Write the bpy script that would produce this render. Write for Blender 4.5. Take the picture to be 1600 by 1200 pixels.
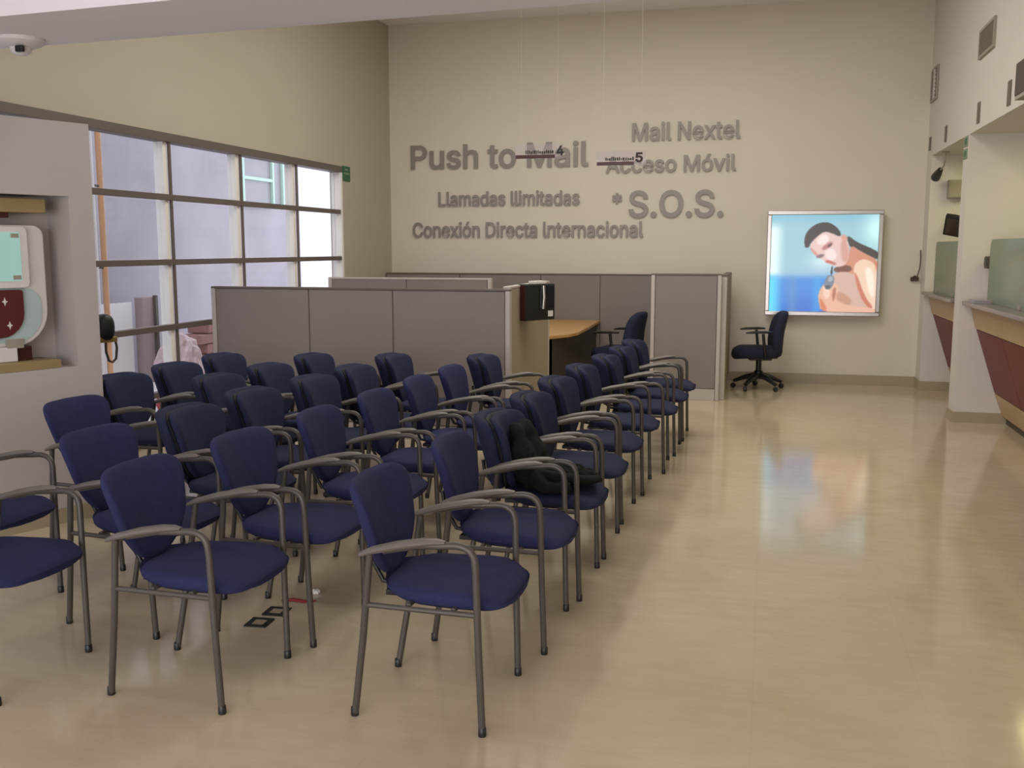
import bpy, bmesh, math, random
import numpy as np
from mathutils import Vector, Matrix
random.seed(7)
SC = bpy.context.scene
COL = SC.collection
for o in list(bpy.data.objects): bpy.data.objects.remove(o)

# ------------------------------------------------------------------ camera
F, H = 1550.0, 1.62
TH = math.atan2(212, F); PH = math.atan2(400, math.hypot(F, 212))
fw = Vector((-math.sin(PH)*math.cos(TH), math.cos(PH)*math.cos(TH), -math.sin(TH)))
rt = Vector((math.cos(PH), math.sin(PH), 0)); up = rt.cross(fw)
cam = bpy.data.cameras.new('camera'); cam.sensor_width = 36; cam.lens = F/1600*36
camo = bpy.data.objects.new('camera', cam); COL.objects.link(camo)
M = Matrix.Identity(4)
for i, v in enumerate((rt, up, -fw)):
    for j in range(3): M[j][i] = v[j]
M.translation = (0, 0, H)
camo.matrix_world = M
SC.camera = camo
cam.clip_start = .05
# ------------------------------------------------------------------ light
vs = SC.view_settings
vs.view_transform = 'Standard'; vs.look = 'None'; vs.gamma = 1; vs.use_curve_mapping = False
vs.exposure = 0.0
W = bpy.data.worlds.new('sky'); SC.world = W; W.use_nodes = True
bg = W.node_tree.nodes['Background']
bg.inputs[0].default_value = (0.83, 0.86, 1.0, 1); bg.inputs[1].default_value = 2.0

def area(name, loc, rot, sx, sy, power, col):
    l = bpy.data.lights.new(name, 'AREA'); l.shape = 'RECTANGLE'; l.size = sx; l.size_y = sy
    l.energy = power; l.color = col
    o = bpy.data.objects.new(name, l); COL.objects.link(o); o.location = loc; o.rotation_euler = rot
    return o
# daylight entering by the glazed street front behind the camera
area('street_front_daylight', (-1.4, -3.9, 1.45), (math.radians(108), 0, 0), 5.6, 2.6, 175, (1.0, .97, .95))
# unseen fill lights added under the hall ceiling to brighten the walls
for x in (-2.5, -.6):
    for y in (6.9, 9.3):
        area('hall_fill_light', (x, y, 4.40), (0, 0, 0), 1.2, 1.8, 38, (1.0, .965, .875))
# small lamps inside the two counter alcoves
for y in (8.9, 11.3):
    area('alcove_lamp', (2.5, y, 2.60), (0, 0, 0), .4, .8, 7, (1.0, .93, .36))

# ------------------------------------------------------------------ materials
def mat(name, col, rough=.6, metal=0, var=0, vscale=4, bump=0, bscale=60, spec=.5, emit=None, estr=1):
    m = bpy.data.materials.new(name); m.use_nodes = True
    nt = m.node_tree; b = nt.nodes['Principled BSDF']
    b.inputs['Base Color'].default_value = (*col, 1); b.inputs['Roughness'].default_value = rough
    b.inputs['Metallic'].default_value = metal; b.inputs['Specular IOR Level'].default_value = spec
    tc = None
    if var or bump:
        tc = nt.nodes.new('ShaderNodeTexCoord')
    if var:
        n = nt.nodes.new('ShaderNodeTexNoise'); n.inputs['Scale'].default_value = vscale; n.inputs['Detail'].default_value = 5
        nt.links.new(tc.outputs['Object'], n.inputs['Vector'])
        r = nt.nodes.new('ShaderNodeMix'); r.data_type = 'RGBA'
        r.inputs[6].default_value = (*[c*(1-var) for c in col], 1)
        r.inputs[7].default_value = (*[min(1, c*(1+var)) for c in col], 1)
        nt.links.new(n.outputs['Fac'], r.inputs[0]); nt.links.new(r.outputs[2], b.inputs['Base Color'])
    if bump:
        n = nt.nodes.new('ShaderNodeTexNoise'); n.inputs['Scale'].default_value = bscale; n.inputs['Detail'].default_value = 3
        nt.links.new(tc.outputs['Object'], n.inputs['Vector'])
        bp = nt.nodes.new('ShaderNodeBump'); bp.inputs['Strength'].default_value = bump; bp.inputs['Distance'].default_value = .01
        nt.links.new(n.outputs['Fac'], bp.inputs['Height']); nt.links.new(bp.outputs['Normal'], b.inputs['Normal'])
    if emit:
        b.inputs['Emission Color'].default_value = (*emit, 1); b.inputs['Emission Strength'].default_value = estr
    return m

def srgb(r, g, b):
    f = lambda c: (c/255/12.92) if c/255 <= .04045 else ((c/255+.055)/1.055)**2.4
    return (f(r), f(g), f(b))

MT = {}
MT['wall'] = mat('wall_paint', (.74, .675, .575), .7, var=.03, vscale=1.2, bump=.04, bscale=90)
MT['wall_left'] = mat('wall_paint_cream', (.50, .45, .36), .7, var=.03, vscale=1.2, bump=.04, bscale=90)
MT['dimmed_wall'] = mat('dimmed_white_paint', (.50, .46, .44), .65, var=.02, vscale=2, bump=.04, bscale=90)  # white wall paint darkened to offset strong light from the street front
MT['white_wall'] = mat('white_paint', (.71, .655, .60), .6, var=.02, vscale=2, bump=.04, bscale=90)
MT['ceiling'] = mat('ceiling_paint', (.93, .90, .92), .8, var=.02, vscale=2)
MT['skirting'] = mat('skirting_tile', (.40, .33, .22), .35, var=.08, vscale=6)
MT['fabric'] = mat('navy_fabric', (.023, .027, .088), .85, var=.22, vscale=40, bump=.35, bscale=420, spec=.25)
MT['fabric2'] = mat('navy_fabric_dark', (.019, .024, .062), .85, var=.22, vscale=40, bump=.35, bscale=420, spec=.25)  # darker, greyer navy for the seamed chair model
MT['seam'] = mat('black_seam', (.004, .004, .006), .8)
MT['frame'] = mat('grey_brown_steel', (.088, .078, .068), .42, metal=.25, var=.08, vscale=12)
MT['armpad'] = mat('grey_plastic_arm', (.155, .14, .125), .45, var=.08, vscale=20)
MT['black'] = mat('black_plastic', (.012, .012, .013), .4, var=.2, vscale=30)
MT['darkblue'] = mat('dark_blue_fabric', (.012, .018, .045), .85, var=.2, vscale=40, bump=.3, bscale=400)
MT['panel'] = mat('partition_fabric', (.275, .24, .22), .9, var=.05, vscale=30, bump=.2, bscale=500, spec=.2)
MT['panel_beige'] = mat('partition_beige_panel', (.36, .29, .20), .8, var=.05, vscale=20)
MT['post'] = mat('partition_post_paint', (.52, .47, .43), .5, var=.03, vscale=10)
MT['cap'] = mat('partition_cap_dark', (.13, .105, .085), .5, var=.05, vscale=10)
MT['wood'] = mat('honey_wood', (.50, .29, .11), .4, var=.18, vscale=7)
MT['olive_wood'] = mat('olive_wood', (.33, .245, .11), .5, var=.15, vscale=7)
MT['tan'] = mat('tan_laminate', (.50, .34, .19), .45, var=.1, vscale=5)
MT['maroon'] = mat('maroon_laminate', (.17, .040, .032), .5, var=.12, vscale=4, spec=.3)
MT['stone'] = mat('grey_stone_top', (.22, .19, .16), .25, var=.25, vscale=60)
MT['silver'] = mat('brushed_aluminium', (.50, .47, .44), .3, metal=.9, var=.06, vscale=20)
MT['letter'] = mat('grey_letter_metal', (.29, .26, .225), .45, metal=.2, var=.05, vscale=8)
MT['mullion'] = mat('cream_mullion', (.92, .88, .82), .4, var=.03, vscale=5)
MT['transom'] = mat('brown_grey_aluminium', (.16, .135, .115), .45, metal=.3, var=.06, vscale=8)
MT['dark_wood'] = mat('dark_cabinet', (.035, .028, .02), .5, var=.15, vscale=8)
MT['brown'] = mat('dark_brown_plastic', (.07, .05, .035), .5, var=.1, vscale=9)
MT['green'] = mat('green_sign', (.015, .12, .045), .45, var=.05, vscale=9)
MT['palegreen'] = mat('pale_green_sign', (.22, .30, .19), .5, var=.05, vscale=9)
MT['white'] = mat('white_plastic', (.75, .72, .70), .4, var=.02, vscale=9)
MT['lilac_paper'] = mat('lilac_paper', (.42, .38, .42), .8, var=.05, vscale=9)
MT['paper'] = mat('paper', (.75, .72, .66), .8, var=.03, vscale=9)
MT['red'] = mat('red_plastic', (.35, .03, .03), .5, var=.15, vscale=15)
MT['redbar'] = mat('oxblood_bar', (.055, .012, .010), .35, var=.1, vscale=15)
MT['ink'] = mat('dark_ink', (.02, .014, .012), .6)
MT['cloth'] = mat('black_cloth', (.008, .0085, .007), .9, var=.3, vscale=14, bump=.6, bscale=35, spec=.2)
MT['taupe'] = mat('dark_taupe', (.17, .14, .11), .6, var=.06, vscale=9)
MT['grille'] = mat('taupe_grille', (.36, .315, .255), .6, var=.06, vscale=9)
MT['concrete'] = mat('concrete', (.45, .415, .45), .85, var=.3, vscale=.9, bump=.2, bscale=9)
MT['pale_render'] = mat('pale_render', (.86, .82, .80), .85, var=.05, vscale=2)
MT['ground'] = mat('pale_ground', (.75, .72, .72), .9, var=.1, vscale=2)
MT['orange'] = mat('orange_paint', (.74, .40, .20), .5, var=.12, vscale=8)
MT['mint'] = mat('mint_paint', (.55, .78, .64), .5, var=.1, vscale=8)
MT['brass'] = mat('brass', (.38, .27, .10), .35, metal=.6, var=.1, vscale=9)
MT['brick'] = mat('red_brick', (.34, .17, .15), .85, var=.25, vscale=20)
MT['pink'] = mat('crumpled_pink_plastic', (.62, .46, .47), .35, var=.2, vscale=14)

def floor_mat():
    m = bpy.data.materials.new('polished_beige_tile'); m.use_nodes = True
    nt = m.node_tree; N = nt.nodes; L = nt.links; b = N['Principled BSDF']
    tc = N.new('ShaderNodeTexCoord')
    n1 = N.new('ShaderNodeTexNoise'); n1.inputs['Scale'].default_value = 1.6; n1.inputs['Detail'].default_value = 6
    n2 = N.new('ShaderNodeTexNoise'); n2.inputs['Scale'].default_value = 9; n2.inputs['Detail'].default_value = 8; n2.inputs['Roughness'].default_value = .65
    mp = N.new('ShaderNodeMapping'); mp.inputs['Scale'].default_value = (.55, 1.6, 1)
    L.new(tc.outputs['Object'], mp.inputs[0]); L.new(tc.outputs['Object'], n1.inputs['Vector']); L.new(mp.outputs[0], n2.inputs['Vector'])
    add = N.new('ShaderNodeMath'); add.operation = 'ADD'; L.new(n1.outputs['Fac'], add.inputs[0]); L.new(n2.outputs['Fac'], add.inputs[1])
    rp = N.new('ShaderNodeMapRange'); rp.inputs[1].default_value = .7; rp.inputs[2].default_value = 1.3
    L.new(add.outputs[0], rp.inputs[0])
    mx = N.new('ShaderNodeMix'); mx.data_type = 'RGBA'
    mx.inputs[6].default_value = (.545, .44, .295, 1); mx.inputs[7].default_value = (.63, .53, .38, 1)
    L.new(rp.outputs[0], mx.inputs[0])
    br = N.new('ShaderNodeTexBrick'); br.offset = 0; br.inputs['Scale'].default_value = 1
    br.inputs['Brick Width'].default_value = .6; br.inputs['Row Height'].default_value = .6; br.inputs['Mortar Size'].default_value = .0025
    br.inputs['Color1'].default_value = (1, 1, 1, 1); br.inputs['Color2'].default_value = (.99, .99, .99, 1); br.inputs['Mortar'].default_value = (.955, .95, .94, 1)
    L.new(tc.outputs['Object'], br.inputs['Vector'])
    mu = N.new('ShaderNodeMix'); mu.data_type = 'RGBA'; mu.blend_type = 'MULTIPLY'; mu.inputs[0].default_value = 1
    L.new(mx.outputs[2], mu.inputs[6]); L.new(br.outputs['Color'], mu.inputs[7]); L.new(mu.outputs[2], b.inputs['Base Color'])
    b.inputs['Roughness'].default_value = .11; b.inputs['Specular IOR Level'].default_value = .5
    return m
MT['floor'] = floor_mat()

def glass_mat(name, tint, body, refl=.06):
    """thin pane: clear part + a little body colour + mirror-like sheen"""
    m = bpy.data.materials.new(name); m.use_nodes = True
    nt = m.node_tree; N = nt.nodes; L = nt.links
    for n in list(N): N.remove(n)
    out = N.new('ShaderNodeOutputMaterial'); t = N.new('ShaderNodeBsdfTransparent'); t.inputs[0].default_value = (*tint, 1)
    d = N.new('ShaderNodeBsdfPrincipled'); d.inputs['Base Color'].default_value = (*[c*.8 for c in tint], 1); d.inputs['Roughness'].default_value = .35
    mx = N.new('ShaderNodeMixShader'); mx.inputs[0].default_value = body
    L.new(t.outputs[0], mx.inputs[1]); L.new(d.outputs[0], mx.inputs[2])
    g = N.new('ShaderNodeBsdfGlossy'); g.inputs['Roughness'].default_value = .03
    m2 = N.new('ShaderNodeMixShader'); m2.inputs[0].default_value = refl
    L.new(mx.outputs[0], m2.inputs[1]); L.new(g.outputs[0], m2.inputs[2]); L.new(m2.outputs[0], out.inputs[0])
    return m
MT['pane'] = glass_mat('window_glass', (.96, .97, .98), .02, .025)
MT['greenglass'] = glass_mat('etched_green_glass', (.37, .43, .29), .76, .04)
MT['acrylic'] = glass_mat('clear_acrylic', (.93, .90, .92), .10, .04)

# ------------------------------------------------------------------ mesh helpers
def V3(p): return Vector(p)
class MB:
    def __init__(s): s.v = []; s.f = []
    def add(s, vs, fs):
        o = len(s.v); s.v += [tuple(v) for v in vs]; s.f += [tuple(i+o for i in f) for f in fs]; return s
    def box(s, a, b, mtx=None):
        x0, y0, z0 = a; x1, y1, z1 = b
        vs = [Vector(p) for p in ((x0,y0,z0),(x1,y0,z0),(x1,y1,z0),(x0,y1,z0),(x0,y0,z1),(x1,y0,z1),(x1,y1,z1),(x0,y1,z1))]
        if mtx is not None: vs = [mtx @ v for v in vs]
        return s.add(vs, [(3,2,1,0),(4,5,6,7),(0,1,5,4),(1,2,6,5),(2,3,7,6),(3,0,4,7)])
    def prism(s, poly, axis, a, b):
        """poly: 2-D points; extruded along axis ('x','y','z') from a to b"""
        def P(p, t):
            if axis == 'y': return (p[0], t, p[1])
            if axis == 'x': return (t, p[0], p[1])
            return (p[0], p[1], t)
        n = len(poly)
        vs = [P(p, a) for p in poly] + [P(p, b) for p in poly]
        fs = [tuple(range(n))[::-1], tuple(range(n, 2*n))] + [(i, (i+1) % n, n+(i+1) % n, n+i) for i in range(n)]
        return s.add(vs, fs)
    def tube(s, pts, r, seg=10, flat=None, upv=None):
        pts = [Vector(p) for p in pts]; n = len(pts)
        rs = r if isinstance(r, (list, tuple)) else [r]*n
        fl = flat if isinstance(flat, (list, tuple)) else [flat or 1.0]*n
        T = []
        for i in range(n):
            T.append((pts[min(i+1, n-1)]-pts[max(i-1, 0)]).normalized())
        u = Vector(upv) if upv else Vector((0, 0, 1))
        if abs(T[0].dot(u)) > .95: u = Vector((0, 1, 0))
        u = (u-T[0]*u.dot(T[0])).normalized()
        vs = []
        for i in range(n):
            u = (u-T[i]*u.dot(T[i])).normalized(); w = T[i].cross(u)
            for k in range(seg):
                a = 2*math.pi*k/seg
                vs.append(pts[i]+(u*math.cos(a)*fl[i]+w*math.sin(a))*rs[i])
        fs = [(i*seg+k, i*seg+(k+1) % seg, (i+1)*seg+(k+1) % seg, (i+1)*seg+k) for i in range(n-1) for k in range(seg)]
        fs += [tuple(range(seg))[::-1], tuple((n-1)*seg+k for k in range(seg))]
        return s.add(vs, fs)
    def lathe(s, prof, c=(0, 0, 0), seg=20, axis='z'):
        vs = []; n = len(prof)
        for r, z in prof:
            for k in range(seg):
                a = 2*math.pi*k/seg; x, y = r*math.cos(a), r*math.sin(a)
                p = (x, y, z) if axis == 'z' else ((z, x, y) if axis == 'x' else (y, z, x))
                vs.append((p[0]+c[0], p[1]+c[1], p[2]+c[2]))
        fs = [(i*seg+k, i*seg+(k+1) % seg, (i+1)*seg+(k+1) % seg, (i+1)*seg+k) for i in range(n-1) for k in range(seg)]
        fs += [tuple(range(seg))[::-1], tuple((n-1)*seg+k for k in range(seg))]
        return s.add(vs, fs)
    def pad(s, outline, prof, fn):
        """closed cushion: the outline scaled by each (scale, offset) ring, then placed by fn(a, b, off)"""
        N = len(outline); vs = []; fs = []
        vs.append(fn(0, 0, prof[0][1])); rings = prof[1:-1]
        for sc, off in rings:
            vs += [fn(a*sc, b*sc, off) for a, b in outline]
        vs.append(fn(0, 0, prof[-1][1])); last = len(vs)-1
        for k in range(N):
            fs.append((0, 1+(k+1) % N, 1+k))
            for i in range(len(rings)-1):
                fs.append((1+i*N+k, 1+i*N+(k+1) % N, 1+(i+1)*N+(k+1) % N, 1+(i+1)*N+k))
            q = 1+(len(rings)-1)*N
            fs.append((q+k, q+(k+1) % N, last))
        return s.add(vs, fs)
    def build(s, name, m, parent=None, smooth=False, bevel=0, seg=2):
        me = bpy.data.meshes.new(name)
        bm = bmesh.new()
        bv = [bm.verts.new(v) for v in s.v]
        for f in s.f:
            try: bm.faces.new([bv[i] for i in f])
            except ValueError: pass
        bmesh.ops.recalc_face_normals(bm, faces=bm.faces)
        if bevel: bmesh.ops.bevel(bm, geom=bm.edges[:], offset=bevel, segments=seg, affect='EDGES', profile=.5, clamp_overlap=True)
        bm.to_mesh(me); bm.free()
        me.materials.append(MT[m] if isinstance(m, str) else m)
        if smooth:
            me.polygons.foreach_set('use_smooth', [True]*len(me.polygons))
            try: me.set_sharp_from_angle(angle=math.radians(50))
            except Exception: pass
        o = bpy.data.objects.new(name, me); COL.objects.link(o)
        if parent: o.parent = parent
        return o

def tag(o, label, cat, group=None):
    o['label'] = label; o['category'] = cat
    if group: o['group'] = group
    return o
def thing(name, label, cat, loc=(0, 0, 0), rz=0, group=None):
    o = bpy.data.objects.new(name, None); COL.objects.link(o); o.location = loc; o.rotation_euler = (0, 0, rz)
    o.empty_display_size = .05
    return tag(o, label, cat, group)
def struct(o, label=None):
    o['kind'] = 'structure'
    if label: o['label'] = label
    return o
def box(name, a, b, m, parent=None, bevel=0):
    return MB().box(a, b).build(name, m, parent, bevel=bevel)

# ------------------------------------------------------------------ the room
XL, XR, YB, YF = -4.82, 1.735, 12.43, -4.0
ZH, ZLOW, SOF = 4.45, 3.20, 2.645
struct(box('floor', (-4.97, YF-.1, -.1), (3.5, YB+.1, 0), 'floor'), 'polished beige tiled floor')
struct(box('wall_back', (XL-.15, YB, 0), (3.5, YB+.15, ZH), 'wall'), 'cream end wall carrying grey lettering')
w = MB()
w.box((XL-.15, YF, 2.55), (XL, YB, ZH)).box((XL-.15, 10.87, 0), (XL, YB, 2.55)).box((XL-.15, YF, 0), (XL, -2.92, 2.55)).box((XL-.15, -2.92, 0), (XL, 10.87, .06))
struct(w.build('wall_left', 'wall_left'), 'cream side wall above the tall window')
# right: upper wall, pillar between the two alcoves, jambs, alcove back
w = MB()
w.box((XR, YF, SOF), (XR+.2, YB, ZH)).box((XR, 9.95, 0), (XR+1.2, 10.2, SOF)).box((XR, 12.1, 0), (XR+1.5, YB, SOF)).box((XR, YF, 0), (XR+1.5, 4.6, SOF))
w.box((3.3, 4.6, 0), (3.4, YB, SOF+.1)).box((XR+.2, 4.6, SOF), (3.4, YB, SOF+.1))
struct(w.build('wall_right', 'white_wall'), 'off-white side wall with two counter alcoves')
struct(box('ceiling', (XL-.15, 4.6, ZH), (XR+.2, YB+.1, ZH+.1), 'ceiling'), 'high hall ceiling')
box('low_ceiling', (XL, YF, ZLOW), (XR, 4.62, ZLOW+.1), 'ceiling', bpy.data.objects['ceiling'])
# dropped beam across the hall (a touch askew to the walls)
struct(MB().prism([(XL, 5.22), (XL, 4.56), (XR, 4.06), (XR, 4.80)], 'z', 2.80, ZH).build('trim_1', 'ceiling'), 'wide white dropped beam across the ceiling')
w = MB().box((XL, YF-.1, 0), (XL+.6, YF, ZLOW)).box((1.2, YF-.1, 0), (XR, YF, ZLOW)).box((XL, YF-.1, 3.1), (XR, YF, ZLOW)).box((XL, YF-.1, ZLOW), (XR, YF, ZH))
struct(w.build('wall_front', 'white_wall'), 'street-side wall behind the viewer with a wide glazed opening')
# skirtings
struct(box('baseboard_back', (XL, YB-.015, 0), (XR, YB, .12), 'skirting'), 'beige tile skirting below the lettering wall')
w = MB().box((XR-.012, 9.94, 0), (XR, 10.21, .10)).box((XR, 9.938, 0), (XR+.55, 9.95, .10)).box((XR, 12.085, 0), (XR+.5, 12.1, .11)).box((XR-.012, 12.09, 0), (XR, YB-.015, .12))
struct(w.build('baseboard_right', 'skirting'), 'beige tile skirting around the white pillar')
struct(box('baseboard_left', (XL, 10.87, 0), (XL+.015, YB-.015, .12), 'skirting'), 'beige tile skirting at the end of the window wall')

# angled partition wall with a recessed niche, at the left edge
P0 = Vector((-3.898, 5.183, 0)); d0 = Vector((.375, .927, 0)).normalized(); n0 = Vector((d0.y, -d0.x, 0))
PM = Matrix(((d0.x, n0.x, 0, P0.x), (d0.y, n0.y, 0, P0.y), (0, 0, 1, 0), (0, 0, 0, 1)))   # local: s along, t out of the face, z
w = MB(); S0, S1, Z0, Z1, TK = -1.10, -.15, .925, 1.92, -.34
w.box((-1.5, TK, 0), (S0, 0, 2.343), PM).box((S1, TK, 0), (0, 0, 2.343), PM).box((S0, TK, 0), (S1, 0, Z0), PM).box((S0, TK, Z1), (S1, 0, 2.343), PM).box((S0, TK, Z0), (S1, TK+.10, Z1), PM)
struct(w.build('wall_partition', 'dimmed_wall'), 'white angled partition wall with a recessed niche')
struct(MB().box((-1.5, 0, 0), (0, .012, .09), PM).build('baseboard_partition', 'skirting'), 'beige skirting below the angled partition wall')

# window
win = bpy.data.objects.new('window_1', None); COL.objects.link(win); struct(win, 'tall gridded window wall with cream mullions')
ys = [-2.92, -1.76, -.60, .56, 1.72, 2.80, 3.92, 5.08, 6.24, 7.40, 8.56, 9.71, 10.87]; zs = [.06, .42, .963, 1.505, 2.04, 2.55]  # street-side bays are unseen, added to let daylight reach the beam
for y in ys[1:-1]:
    box('mullion', (XL-.12, y-.028, .06), (XL-.03, y+.028, 2.55), 'mullion', win, .004)
for y in ys[1:-1]:
    box('mullion_edge', (XL-.028, y+.030, .06), (XL-.008, y+.052, 2.50), 'transom', win)
for z in zs[1:-1]:
    box('transom', (XL-.07, -2.92, z-.024), (XL-.004, 10.87, z+.024), 'transom', win, .003)
box('head_frame', (XL-.12, -2.92, 2.49), (XL+.012, 10.87, 2.56), 'transom', win, .004)
box('sill_frame', (XL-.12, -2.92, .03), (XL+.01, 10.87, .09), 'transom', win, .004)
box('end_frame', (XL-.12, 10.84, .06), (XL+.005, 10.885, 2.55), 'mullion', win, .003)
for i in range(len(ys)-1):
    for j in range(len(zs)-1):
        box('pane', (XL-.082, ys[i]+.03, zs[j]+.03), (XL-.076, ys[i+1]-.03, zs[j+1]-.03), 'pane', win)

# ------------------------------------------------------------------ outside, beyond the glass
struct(box('ground_yard', (-16, -6, -.16), (-4.98, 30, -.1), 'ground'), 'pale yard outside the window')
tag(box('concrete_wall', (-8.3, 2, -.1), (-8.0, 16.2, 5.2), 'concrete'), 'grey lilac concrete wall across the yard outside the window', 'wall')
tag(box('rendered_wall', (-8.6, 16.21, -.1), (-8.2, 30, 3.6), 'pale_render'), 'pale rendered wall in the brightest window bay', 'wall')
t = thing('scaffold_pole', 'orange upright pole outside the window beside the angled partition', 'pole', (-7.2, 9.72, -.1))
MB().tube([(0, 0, 0), (0, 0, 3.6)], .032, 12).build('tube', 'orange', t, True)
for z in (.7, 1.5, 2.4): MB().tube([(0, 0, z), (-.02, -.22, z+.02)], .012, 8).build('spur', 'frame', t, True)
MB().tube([(0, -.20, 0), (0, -.20, 3.6)], .06, 12).build('white_pipe', 'white', t, True)
t = thing('green_window_frame', 'pale green window frame on the concrete wall outside', 'window frame', (-7.995, 14.2, 2.30))
box('dark_pane', (0, 0, 0), (.01, 1.35, .78), mat('dull_pane', (.36, .34, .36), .2), t)
for y in (.0, .97, 1.33): box('upright', (.01, y-.03, 0), (.06, y+.03, .80), 'mint', t, .005)
for z in (.78, .42, .0): box('rail', (.01, -.03, z-.025), (.055, .97, z+.025), 'mint', t, .005)
t = thing('leaning_board', 'large white board leaning on the wall outside the window', 'board', (-7.75, 10.3, -.1))
MB().box((-.02, -.55, 0), (.02, .62, 1.05)).build('sheet', 'white', t)
MB().box((.02, -.55, 0), (.05, .62, .07)).build('bottom_rail', 'white', t)
t = thing('brown_post', 'taupe upright timber post beside the white board outside', 'post', (-7.72, 11.15, -.1))
MB().box((-.06, -.10, 0), (.06, .16, 1.1)).build('plank', mat('taupe_timber', (.36, .28, .27), .8, var=.15, vscale=7), t, bevel=.005)
MB().box((.06, .12, 0), (.10, .17, 1.12)).build('edge_strip', 'brown', t)
bk = thing('brick_pile', 'low stack of reddish bricks in the yard outside the window', 'bricks', (-7.0, 11.2, -.1))
for r in range(6):
    for k in range(4):
        y = k*.32 + (.16 if r % 2 else 0)
        b_ = MB().box((-.14, y-.15, r*.13), (.14+random.uniform(-.01, .02), y+.15, r*.13+.12)).build('brick', 'brick', bk, bevel=.008, seg=1)
def crumple(name, label, cat, loc, sx, sy, sz, m, seed, amp=.28):
    bm = bmesh.new(); bmesh.ops.create_icosphere(bm, subdivisions=4, radius=1)
    rnd = random.Random(seed); ks = [(Vector((rnd.uniform(-1, 1), rnd.uniform(-1, 1), rnd.uniform(-1, 1)))*6, rnd.uniform(0, 6)) for _ in range(7)]
    for v in bm.verts:
        n = sum(abs(math.sin(v.co.dot(k)+p)) for k, p in ks)/7
        v.co *= 1+amp*(n-.6)*2
        v.co = Vector((v.co.x*sx, v.co.y*sy, max(0, (v.co.z+.85)*sz)))
    me = bpy.data.meshes.new(name); bm.to_mesh(me); bm.free(); me.materials.append(MT[m])
    o = bpy.data.objects.new(name, me); COL.objects.link(o); o.location = loc
    return tag(o, label, cat)
crumple('plastic_sheet', 'crumpled translucent pink plastic heap outside by the window mullion', 'plastic sheet', (-6.3, 9.7, -.1), .22, .30, .42, 'pink', 3)
crumple('red_bag', 'crumpled red bag on the ground outside the window', 'bag', (-6.0, 9.1, -.1), .14, .2, .15, 'red', 5)

# ------------------------------------------------------------------ lettering on the end wall
import os
try: FONT = bpy.data.fonts.load(os.path.join(bpy.utils.resource_path('LOCAL'), 'datafiles', 'fonts', 'Inter.woff2'))
except Exception: FONT = None      # Blender's built-in face
def outlines(body):
    cu = bpy.data.curves.new('t', 'FONT'); cu.body = body.replace('I', 'l'); cu.size = 1; cu.resolution_u = 4
    if FONT: cu.font = FONT
    o = bpy.data.objects.new('t', cu); COL.objects.link(o)
    dg = bpy.context.evaluated_depsgraph_get(); dg.update()
    crv = o.evaluated_get(dg).to_curve(dg)
    polys = []
    for sp in crv.splines:
        P = [p for p in sp.bezier_points]; q = []
        for k in range(len(P)):
            a, b = P[k], P[(k+1) % len(P)]
            p0, p1, p2, p3 = a.co, a.handle_right, b.handle_left, b.co
            straight = (p1-p0).cross(p3-p0).length < 1e-5 and (p2-p0).cross(p3-p0).length < 1e-5
            for t in ([0] if straight else [0, .2, .4, .6, .8]):
                v = p0*(1-t)**3+p1*3*t*(1-t)**2+p2*3*t*t*(1-t)+p3*t**3
                q.append((v.x, v.y))
        polys.append(q)
    o.to_curve_clear(); o.evaluated_get(dg).to_curve_clear(); bpy.data.objects.remove(o); bpy.data.curves.remove(cu)
    return polys
_CNT = {}
def n_contours(c):
    if c not in _CNT: _CNT[c] = len(outlines(c))
    return _CNT[c]
def letter_mesh(polys, extrude=.0, bold=.0):
    """overlapping contours are filled one by one, each a hair prouder than the last"""
    ar = lambda q: sum(q[k][0]*q[(k+1) % len(q)][1]-q[(k+1) % len(q)][0]*q[k][1] for k in range(len(q)))/2
    def has(q, p):
        r = False
        for k in range(len(q)):
            (x1, y1), (x2, y2) = q[k], q[(k+1) % len(q)]
            if (y1 > p[1]) != (y2 > p[1]) and p[0] < (x2-x1)*(p[1]-y1)/(y2-y1)+x1: r = not r
        return r
    big = max(polys, key=lambda q: abs(ar(q))); sg = ar(big) > 0
    outer = [q for q in polys if (ar(q) > 0) == sg]; holes = [q for q in polys if (ar(q) > 0) != sg]
    out = bpy.data.meshes.new('t'); bm = bmesh.new()
    for gi, q in enumerate(outer):
        c2 = bpy.data.curves.new('c', 'CURVE'); c2.dimensions = '2D'; c2.fill_mode = 'BOTH'; c2.extrude = extrude; c2.bevel_depth = bold; c2.bevel_resolution = 0
        grp = [q]+[h for h in holes if has(q, h[0]) and abs(ar(h)) < abs(ar(q))]
        for g in grp:
            sp = c2.splines.new('POLY'); sp.points.add(len(g)-1); sp.use_cyclic_u = True
            for k, p in enumerate(g): sp.points[k].co = (p[0], p[1], 0, 1)
        o2 = bpy.data.objects.new('c', c2); COL.objects.link(o2)
        dg = bpy.context.evaluated_depsgraph_get(); dg.update()
        m2 = bpy.data.meshes.new_from_object(o2.evaluated_get(dg)); [setattr(v, 'co', v.co+Vector((0, 0, gi*.09))) for v in m2.vertices]; bm.from_mesh(m2)
        bpy.data.objects.remove(o2); bpy.data.curves.remove(c2); bpy.data.meshes.remove(m2)
    for f in bm.faces: f.smooth = False
    bm.to_mesh(out); bm.free()
    return out
def bounds(me):
    a = np.array([v.co[:] for v in me.vertices]); return a.min(0), a.max(0)
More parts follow.
